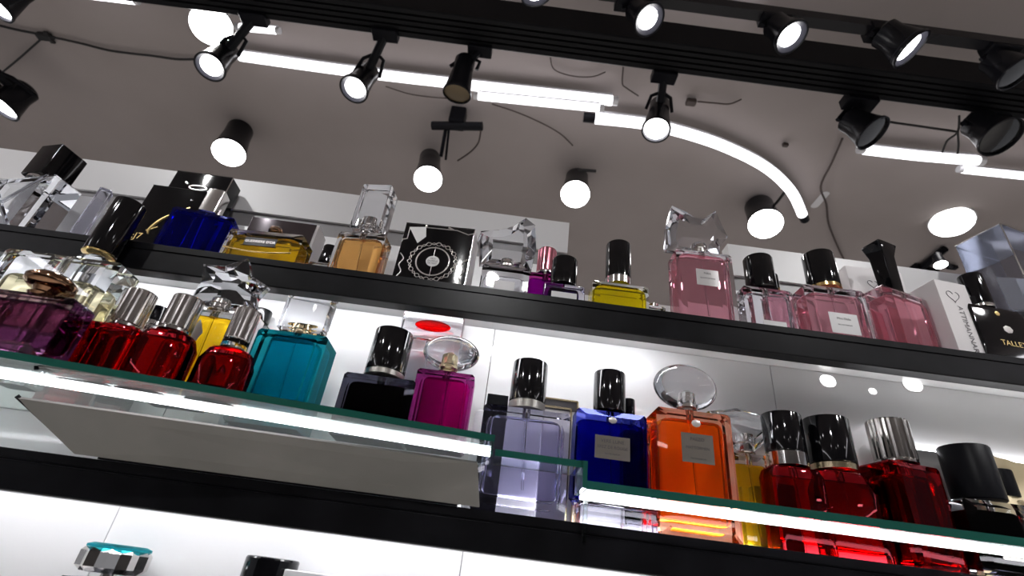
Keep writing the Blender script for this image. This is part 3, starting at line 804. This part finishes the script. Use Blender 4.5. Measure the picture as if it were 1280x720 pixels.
# crumpled cream gift paper on the grey ledge side
t = thing('gift_bag', 'crumpled cream gold gift bag behind the matt black capped bottle', 'gift bag', (.535, .4835, ZL))
bm = BM()
gx, gz = 22, 14
fr, bk = [], []
for j in range(gz + 1):
    for i in range(gx + 1):
        x, z = (i / gx - .5) * .17, j / gz * .112
        n = .0025 * math.sin(x * 95 + z * 60) + .002 * math.sin(z * 130 - x * 55) + .0015 * random.uniform(-1, 1)
        fr.append(bm.verts.new((x, -.0045 + n, z + (.003 * math.sin(x * 80) if j == gz else 0))))
        bk.append(bm.verts.new((x, .006, z)))
def idx(i, j): return j * (gx + 1) + i
for j in range(gz):
    for i in range(gx):
        bm.faces.new((fr[idx(i, j)], fr[idx(i + 1, j)], fr[idx(i + 1, j + 1)], fr[idx(i, j + 1)]))
        bm.faces.new((bk[idx(i, j)], bk[idx(i, j + 1)], bk[idx(i + 1, j + 1)], bk[idx(i + 1, j)]))
for j in range(gz):
    for i in (0, gx):
        bm.faces.new((fr[idx(i, j)], fr[idx(i, j + 1)], bk[idx(i, j + 1)], bk[idx(i, j)]))
for i in range(gx):
    for j in (0, gz):
        bm.faces.new((fr[idx(i, j)], fr[idx(i + 1, j)], bk[idx(i + 1, j)], bk[idx(i, j)]))
obj('paper', bm, 'cream_foil', t, sharp=60)

# ======== bottom shelf
t = bottle('perfume_bottle', 'bottle with ribbed crystal cap with a green rim, on the bottom shelf', (70, 158, 724, 690), .455, ZB, .036, 'water', 'clear_glass', r=.003)
h, w, top = dims(t)
obj('cap', lathe(BM(), [(.020, h + .0045), (.0245, h + .008), (.0245, h + .018), (.0225, h + .0205)], 20, 1, -.10), 'silver', t, sharp=8)
obj('cap_rim', lathe(BM(), [(.0225, h + .0207), (.0225, h + .0225), (.018, h + .0240)], 40), 'teal_glass', t)
bottle('perfume_bottle', 'bottle with plain black cap on the bottom shelf', (284, 352, 742, 696), .455, ZB, .036, 'black', 'black_glass', cap=('cyl', .0185, 'black_gloss'))
t = carton('perfume_carton', 'pale clear-topped carton beside the bottom black cap', (356, 444, 717), .455, ZB, .040, 'frost_card')

# ------------------------------------------------------------------ ceiling lamps
def axis_frame(n):
    n = n.normalized()
    q = n.to_track_quat('Z', 'Y')
    return q
def lamp(label, face, D, c, dirn, Z, mount=None, mz=None, lens=.68, L=1.6, style='track', lit=True, watts=0, group=None, lensmat=None, glassoff='lamp_glass_off', back_taper=.72):
    p = atZ(face[0], face[1], Z)
    pe = p - Vector((0, 0, EYE))
    dist = pe.dot(FW)
    view = -(pe.normalized())
    s = dirn[0] * RT - dirn[1] * UP
    s = (s - view * s.dot(view)).normalized()
    n = (view * c + s * math.sqrt(max(0, 1 - c * c))).normalized()
    Dm = D / FPX * dist
    R = Dm / 2
    q = axis_frame(n)
    t = thing('track_spotlight', label, 'spotlight', p, 0, group)
    t.rotation_mode = 'QUATERNION'
    t.rotation_quaternion = q
    Ls = L * Dm
    if style == 'flush':
        obj('housing', lathe(BM(), [(R * .9, -Ls), (R * 1.02, -Ls * .9), (R * 1.02, -.001), (R * .97, 0)], 40), 'tube_white', t)
    else:
        obj('housing', lathe(BM(), [(R * back_taper * .8, -Ls), (R * back_taper, -Ls * .93), (R * back_taper, -Ls * .62), (R * .93, -Ls * .12), (R, -.06 * Ls), (R, 0), (R * .93, .0), (R * .90, -R * .30)], 44), 'black_metal', t)
    if lit:
        if lens < .95:
            obj('reflector', lathe(BM(), [(R * lens, -R * .26), (R * .88, -R * .03), (R * .92, -R * .03), (R * .92, -R * .28)], 40), 'reflector', t)
        obj('lens', lathe(BM(), [(R * min(lens, .97), -R * .26 if lens < .95 else -.002), (R * min(lens, .97) * .98, -R * .18 if lens < .95 else R * .03), (R * lens * .5, -R * .15 if lens < .95 else R * .09)], 36), lensmat or ('lens_on' if lens < .95 else 'lens_far'), t)
        if watts:
            ld = bpy.data.lights.new('bulb', 'SPOT')
            ld.energy = watts
            ld.spot_size = math.radians(75)
            ld.spot_blend = .6
            ld.shadow_soft_size = R * .6
            ld.color = (1, .97, .94)
            lo = bpy.data.objects.new('bulb', ld)
            C.objects.link(lo)
            lo.parent = t
            lo.location = (0, 0, R * .25)
            lo.rotation_euler = (PI, 0, 0)
    else:
        obj('lens', lathe(BM(), [(R * .90, -R * .22), (R * .90, -R * .12), (R * .5, -R * .05)], 36), glassoff, t)
    if mount:
        m = atZ(mount[0], mount[1], mz)
        back = p - n * Ls * .72
        # into the lamp's own frame
        inv = q.inverted()
        L0, L1 = inv @ (back - p), inv @ (m - p)
        mid = (L0 + L1) / 2
        obj('bracket', tube(BM(), [L0, mid, L1], [R * .34, R * .30, R * .30], 8), 'black_satin', t)
        yoke = BM()
        ax = inv @ Vector((1, 0, 0))
        tube(yoke, [L0 + ax * R * .95, L0 + (L1 - L0) * .4 + ax * R * .7, L0 + (L1 - L0) * .55], R * .13, 6)
        tube(yoke, [L0 - ax * R * .95, L0 + (L1 - L0) * .4 - ax * R * .7, L0 + (L1 - L0) * .55], R * .13, 6)
        obj('yoke', yoke, 'black_satin', t)
        ad = obj('track_adapter', block(BM(), R * 1.7, R * .9, R * .7, .002, .002, -R * .35), 'black_satin', t, loc=L1)
        ad.rotation_mode = 'QUATERNION'
        ad.rotation_quaternion = inv
    return t

# main black beam: grooved double profile
BZ0, BZ1, BY0, BY1 = EYE + 1.10, EYE + 1.18, .69, .765
bt = thing('track_beam', 'wide black grooved lighting beam crossing above the shelves', 'lighting track', (0, 0, 0))
bm = BM()
pr = [(BY0, BZ0 + .003), (BY0 + .003, BZ0)]
for a in (.016, .030, .044, .058):
    pr += [(BY0 + a - .0035, BZ0), (BY0 + a - .0035, BZ0 + .008), (BY0 + a + .0015, BZ0 + .008), (BY0 + a + .0015, BZ0)]
pr += [(BY1 - .003, BZ0), (BY1, BZ0 + .003), (BY1, BZ1), (BY0, BZ1)]
x0, x1 = -1.0, 2.4
for xx in (x0, x1): pass
a = [bm.verts.new((x0, y, z)) for y, z in pr]
b = [bm.verts.new((x1, y, z)) for y, z in pr]
bridge(bm, a, b); bm.faces.new(a); bm.faces.new(b[::-1])
obj('profile', bm, 'beam_black', bt, sharp=20)
for x in (-.45, .55, 1.6):
    obj('hanger', tube(BM(), [(x, .728, BZ1 - .001), (x, .728, EYE + 1.35)], .006, 10), 'black_satin', bt)
# slim front rail with a lit section
q0, q1 = atZ(790, -2, 1.08), atZ(1279, 66, 1.08)
ry = (q0.y + q1.y) / 2
rt = thing('track_rail', 'slim black rail nearer the viewer than the wide beam', 'lighting track', (0, 0, 0))
obj('profile', boxmm(BM(), .10, 2.2, ry - .012, ry + .010, EYE + 1.08, EYE + 1.105), 'black_metal', rt)
for x in (.13, 1.7):
    obj('hanger', tube(BM(), [(x, ry, EYE + 1.104), (x, ry, EYE + 1.35)], .005, 8), 'black_satin', rt)

G1 = 'black spotlights on the wide beam'
G2 = 'black spotlights on the slim rail'
BT = 1.10
lamp('black spotlight aimed down, in front of a very bright round lamp', (262, 84), 38, .78, (-1, .9), .98, (318, 22), BT, .68, 1.5, watts=SPOT_W, group=G1)
lamp('black spotlight with bright ring, second along the wide beam', (442, 112), 37, .80, (-.9, 1), .98, (482, 42), BT, .68, 1.5, watts=SPOT_W, group=G1)
lamp('unlit black spotlight showing a brownish reflector, hanging above the dark crossbar', (571, 118), 36, .62, (-.25, 1), .98, (600, 62), BT, lit=False, group=G1, L=1.6, glassoff='lamp_brown')
lamp('black spotlight crossing the start of the curved light tube', (820, 163), 36, .86, (-.15, 1), .98, (830, 95), BT, .80, 1.9, watts=SPOT_W, group=G1)
lamp('dark spotlight turned aside next to a short straight light tube', (1092, 167), 46, .45, (.85, .5), 1.00, (1074, 127), BT, lit=False, group=G1, L=.9)
lamp('dark oval spotlight turned aside under the far end of the wide beam', (1252, 172), 52, .62, (.85, .5), 1.00, (1235, 150), BT, lit=False, group=G1, L=.9)
lamp('lit spotlight first along the slim rail', (812, 25), 42, .78, (.8, .6), 1.02, (786, 4), 1.085, .62, .9, watts=SPOT_W, group=G2)
lamp('lit spotlight second along the slim rail, before the pale tube ends', (990, 47), 44, .66, (.8, .6), 1.02, (968, 24), 1.085, .62, .9, watts=SPOT_W, group=G2)
lamp('lit spotlight seen nearly edge-on along the slim rail', (1140, 62), 50, .30, (.85, .5), 1.02, (1104, 42), 1.085, .66, .9, watts=SPOT_W, group=G2)
lamp('dark spotlight last along the slim rail at the picture edge', (1272, 92), 46, .45, (.85, .5), 1.02, (1250, 62), 1.085, lit=False, group=G2, L=.9)
lamp('half-cut black spotlight above the wide beam, between beam and rail', (670, -4), 38, .6, (.1, 1), 1.04, (668, -50), 1.12, .6, 1.2)
lamp('very bright round lamp behind the first beam spotlight', (264, 32), 50, .93, (-.3, .8), 1.20, lens=1.0, L=.6, watts=SPOT_W)
G3 = 'small round lamps on the far ceiling'
lamp('far lit spotlight above the black cartons', (286, 191), 40, .80, (-.45, .9), 1.19, lens=.99, L=1.5, group=G3, watts=2, back_taper=.8)
lamp('far lit spotlight hanging from the dark crossbar', (535, 224), 36, .90, (-.1, 1), 1.14, lens=.99, L=1.9, group=G3, watts=2, back_taper=.78)
lamp('far lit spotlight with short side arm above the yellow bottle', (719, 243), 37, .92, (-.1, 1), 1.20, lens=.99, L=2.0, group=G3, watts=2, back_taper=.8)
lamp('far lit spotlight at the lower end of the curved tube', (957, 280), 42, .86, (.35, .9), 1.20, lens=.99, L=1.2, group=G3, watts=2, back_taper=.85)
lamp('flush round ceiling lamp without a visible housing', (1190, 278), 47, .74, (.4, .9), 1.335, lens=.99, L=.25, group=G3, watts=2, style='flush')
lamp('tiny faraway spotlight near the dark sloping arm', (1176, 331), 15, .62, (.4, .9), 1.22, (1190, 334), 1.335, lens=.99, L=1.2, group=G3)
lamp('black spotlight cut by the picture edge under the cord clip', (0, 134), 42, .35, (-.9, .6), 1.12, (-40, 60), 1.2, .8, 1.0, watts=2)
lamp('black lamp head cut off at the upper picture corner', (-6, 10), 40, .4, (-.9, .6), 1.10, (20, -20), 1.2, .8, 1.4)

# shop spotlights behind and above the viewer, as mirrored in the glossy panels
for i, (x, y) in enumerate(((-1.15, -.5), (-.1, -1.1), (1.15, -.5))):
    t = thing('track_spotlight', 'ceiling spotlight behind the viewer aimed at the shelves', 'spotlight', (x, y, EYE + 1.22), 0, 'ceiling spotlights behind the viewer')
    tgt = Vector((x * .6, .5, EYE + .12)) - Vector((x, y, EYE + 1.22))
    t.rotation_mode = 'QUATERNION'
    t.rotation_quaternion = tgt.to_track_quat('Z', 'Y')
    obj('housing', lathe(BM(), [(.028, -.11), (.034, -.10), (.040, -.01), (.042, 0), (.038, -.004)], 32), 'black_metal', t)
    obj('lens', lathe(BM(), [(.036, -.003), (.036, .001), (.02, .004)], 32), 'lens_on', t)
    ld = bpy.data.lights.new('bulb', 'SPOT'); ld.energy = SPOT_W * 4; ld.spot_size = math.radians(60); ld.spot_blend = .7; ld.shadow_soft_size = .03
    lo = bpy.data.objects.new('bulb', ld); C.objects.link(lo); lo.parent = t; lo.location = (0, 0, .01); lo.rotation_euler = (PI, 0, 0)

for x, y in ((2.2, -1.8), (.58, -2.2), (-.9, -1.9)):
    t = thing('ceiling_spot', 'round flush ceiling spot behind the viewer', 'ceiling light', (x, y, EYE + 1.30), 0, 'flush ceiling spots behind the viewer')
    obj('housing', lathe(BM(), [(.078, .05), (.078, 0), (.070, -.002), (.066, .006)], 32), 'black_metal', t)
    obj('lens', lathe(BM(), [(.064, .005), (.064, .001), (.02, -.002)], 32), 'lens_mirrored', t)
for x, y in ((-1.6, -.2), (1.6, -.2), (-1.0, 1.9), (1.0, 1.9), (0, -2.4)):  # added unseen lamps; their floor bounce brightens the ceiling
    t = thing('fill_downlight', 'added unseen downlight lifting the ceiling through floor bounce', 'ceiling light', (x, y, EYE + 1.30), 0, 'added unseen downlights over the shop floor')
    obj('housing', lathe(BM(), [(.06, .05), (.06, 0), (.056, -.002), (.052, .010)], 32), 'black_metal', t)
    obj('lens', lathe(BM(), [(.050, .009), (.050, .004), (.02, .002)], 32), 'lens_on', t)
    ld = bpy.data.lights.new('bulb', 'SPOT'); ld.energy = DOWN_W; ld.spot_size = math.radians(110); ld.spot_blend = .5; ld.shadow_soft_size = .05
    lo = bpy.data.objects.new('bulb', ld); C.objects.link(lo); lo.parent = t; lo.location = (0, 0, -.01)

# ------------------------------------------------------------------ light tubes
def light_tube(label, pts, Z, wpx, end_caps=True, back='tube_white'):
    P = [atZ(x, y, Z) for x, y in pts]
    P = smoothpath(P, 8)
    dist = (P[len(P) // 2] - Vector((0, 0, EYE))).dot(FW)
    r = wpx / FPX * dist / 2
    o = P[len(P) // 2].copy()
    t = thing('light_tube', label, 'light tube', o)
    Q = [p - o for p in P]
    obj('diffuser', tube(BM(), Q, r, 14), 'tube_light', t)
    obj('housing', tube(BM(), [p + Vector((0, .002, r * 1.15)) for p in Q], r * .85, 8), back, t)
    if end_caps:
        for a, b in ((Q[0], Q[1]), (Q[-1], Q[-2])):
            dd = (a - b).normalized()
            obj('end_cap', tube(BM(), [a + dd * .0005, a + dd * r * (2.2 if label.startswith('curved') else 1.2)], r * .95, 12), 'black_satin' if back == 'cap' else ('black_satin' if label.startswith('curved') else 'tube_white'), t)
    return t
light_tube('long straight light tube passing behind two beam spotlights', [(300, 70), (445, 90), (600, 108), (765, 126)], 1.30, 12)
light_tube('shorter straight light tube right under the long one', [(598, 120), (749, 135)], 1.26, 10)
light_tube('curved light tube bending down over the tall pink bottle', [(744, 148), (800, 154), (840, 162), (900, 181), (955, 208), (988, 238), (1003, 268)], 1.29, 13)
light_tube('straight light tube touching the turned-aside dark spotlight', [(1080, 187), (1150, 195), (1222, 201)], 1.29, 12)
light_tube('light tube running out at the picture edge below the dark oval spotlight', [(1203, 212), (1290, 221), (1400, 232)], 1.29, 9)
light_tube('short light tube above the very bright round lamp', [(300, 34), (345, 38)], 1.29, 9)
light_tube('light tube cut by the top picture edge near the corner', [(60, -12), (168, 1)], 1.29, 9)
light_tube('pale light tube behind the slim rail', [(800, -4), (952, 19)], 1.32, 9)
light_tube('thin glowing line imitating a reflection on the wide beam', [(366, 22), (450, 33)], 1.325, 5)  # reflection on the beam's underside, built as a glowing line

for x in (-2.6, 2.6):  # added behind the viewer to give streak reflections in the caps
    t = thing('light_tube', 'added unseen light tube behind the viewer for streaks on the caps', 'light tube', (x, -1.7, EYE + 1.27), 0, 'added unseen light tubes over the viewer')
    obj('diffuser', tube(BM(), [(0, -1.3, 0), (0, 1.3, 0)], .018, 12), 'streak_tube', t)
    obj('housing', boxmm(BM(), -.012, .012, -1.3, 1.3, .015, .08), 'tube_white', t)

# ------------------------------------------------------------------ cables and fittings on the ceiling
def cable(label, pts, wpx, Z=1.335, m='cable', cat='cable', name='cable'):
    P = smoothpath([atZ(x, y, Z) for x, y in pts], 5)
    dist = (P[len(P) // 2] - Vector((0, 0, EYE))).dot(FW)
    o = P[0].copy()
    ob = obj(name, tube(BM(), [p - o for p in P], wpx / FPX * dist / 2, 7), m, None, o)
    tag(ob, label, cat, kind=None)
    return ob
cable('black cord swagging across the ceiling from the corner to the first spotlight', [(-20, 27), (20, 37), (55, 44), (100, 54), (136, 63), (165, 67), (192, 70), (220, 74), (242, 74)], 3)
cable('thin black cord dropping from the cord clip to the edge lamp', [(50, 50), (25, 72), (-5, 97)], 2.2)
t = thing('cord_clip', 'small black clip joining two cords on the ceiling', 'clip', atZ(54, 48, 1.33))
obj('clip_body', block(BM(), .045, .022, .018, .002, .003, 0), 'cable', t)
obj('clip_tab', block(BM(), .014, .040, .010, .002, .002, .003, .015), 'cable', t)
cable('thin wire running under the long light tube', [(482, 108), (510, 117), (535, 121), (560, 123)], 1.6, m='cable_brown')
cable('thin brown wire trailing down beneath the short straight tube', [(615, 130), (645, 140), (675, 153), (700, 167), (716, 182)], 1.8, m='cable_brown')
cable('dark wire looped below the wide beam near its middle', [(688, 72), (693, 87), (715, 95), (740, 96), (757, 90)], 1.6, m='cable_brown')
cable('short hooked wire under the wide beam', [(779, 84), (778, 104), (783, 110), (798, 120)], 1.8, m='cable_brown')
cable('wavy wire with a plug beside the beam spotlight at the tube start', [(872, 127), (895, 129), (912, 130), (927, 124)], 2, m='cable_brown')
t = thing('wire_plug', 'small dark plug at the end of the wavy wire', 'plug', atZ(864, 130, 1.325))
obj('plug_body', block(BM(), .030, .022, .016, .003, .004, 0), 'cable_brown', t)
t = thing('ceiling_hook', 'small dark dot of a hook on the ceiling above the curved tube', 'hook', atZ(982, 183, 1.33))
obj('hook_body', block(BM(), .018, .012, .014, .002, .003, 0), 'cable_brown', t)
cable('long wire dangling from the turned-aside dark spotlight past the pale patch', [(1053, 173), (1040, 203), (1026, 233), (1033, 255), (1036, 280), (1048, 310), (1058, 330)], 2.4, m='cable_brown')
cable('black rod linking the two dark spotlights under the beam', [(1108, 152), (1150, 158), (1198, 165)], 3, 1.05)
cable('black branch wire hanging beside the dark oval spotlight', [(1199, 145), (1197, 165), (1184, 176), (1178, 190)], 2.5, 1.05)
cable('black wire hanging straight down before the dark oval spotlight', [(1197, 165), (1198, 180), (1197, 192)], 2.5, 1.05)
t = thing('ceiling_patch', 'pale smeared plaster patch on the ceiling beside the dangling wire', 'patch', atZ(1025, 250, 1.3478))
obj('patch_body', loft(BM(), [(0, .028, .09, .013), (.0015, .024, .08, .011)], 6), 'panel_rim', t)
t = thing('lamp_crossbar', 'dark crossbar fitting with stem holding the far spotlight', 'lamp bracket', atZ(570, 157, 1.28))
a, b = atZ(540, 157, 1.28), atZ(603, 158, 1.28)
o = t.location.copy()
obj('bar', tube(BM(), [a - o, b - o], .014, 8), 'black_satin', t)
obj('hub', block(BM(), .05, .05, .066, .004, .006, 0), 'black_satin', t)
obj('stem', tube(BM(), [atZ(557, 162, 1.275) - o, atZ(551, 196, 1.20) - o], .006, 8), 'black_satin', t)
obj('stem', tube(BM(), [atZ(561, 162, 1.275) - o, atZ(557, 200, 1.20) - o], .004, 8), 'black_satin', t)
obj('cord', tube(BM(), smoothpath([atZ(601, 162, 1.27) - o, atZ(598, 178, 1.27) - o, atZ(588, 190, 1.27) - o, atZ(572, 201, 1.27) - o]), .0028, 6), 'cable_brown', t)
cable('short arm on the far spotlight above the yellow bottle', [(722, 213), (733, 213), (745, 214)], 4, 1.26, name='side_bracket', cat='lamp bracket')
cable('thin arm between the curved tube and the far spotlight beneath it', [(962, 262), (972, 252), (981, 240)], 3.5, 1.28, name='side_bracket', cat='lamp bracket')
t = thing('sloping_arm', 'dark sloping lamp arm on a flat base, far off over the cartons', 'lamp bracket', atZ(1158, 338, 1.33))
o = t.location.copy()
obj('arm', tube(BM(), [atZ(1148, 338, 1.33) - o, atZ(1181, 311, 1.33) - o], .014, 8), 'black_satin', t)
obj('base', tube(BM(), [atZ(1141, 337, 1.33) - o, atZ(1160, 339, 1.33) - o, atZ(1172, 341, 1.31) - o], [.03, .02, .014], 8), 'black_satin', t)

for o in bpy.data.objects:
    for k in ('_h', '_w', '_top'):
        if k in o:
            del o[k]
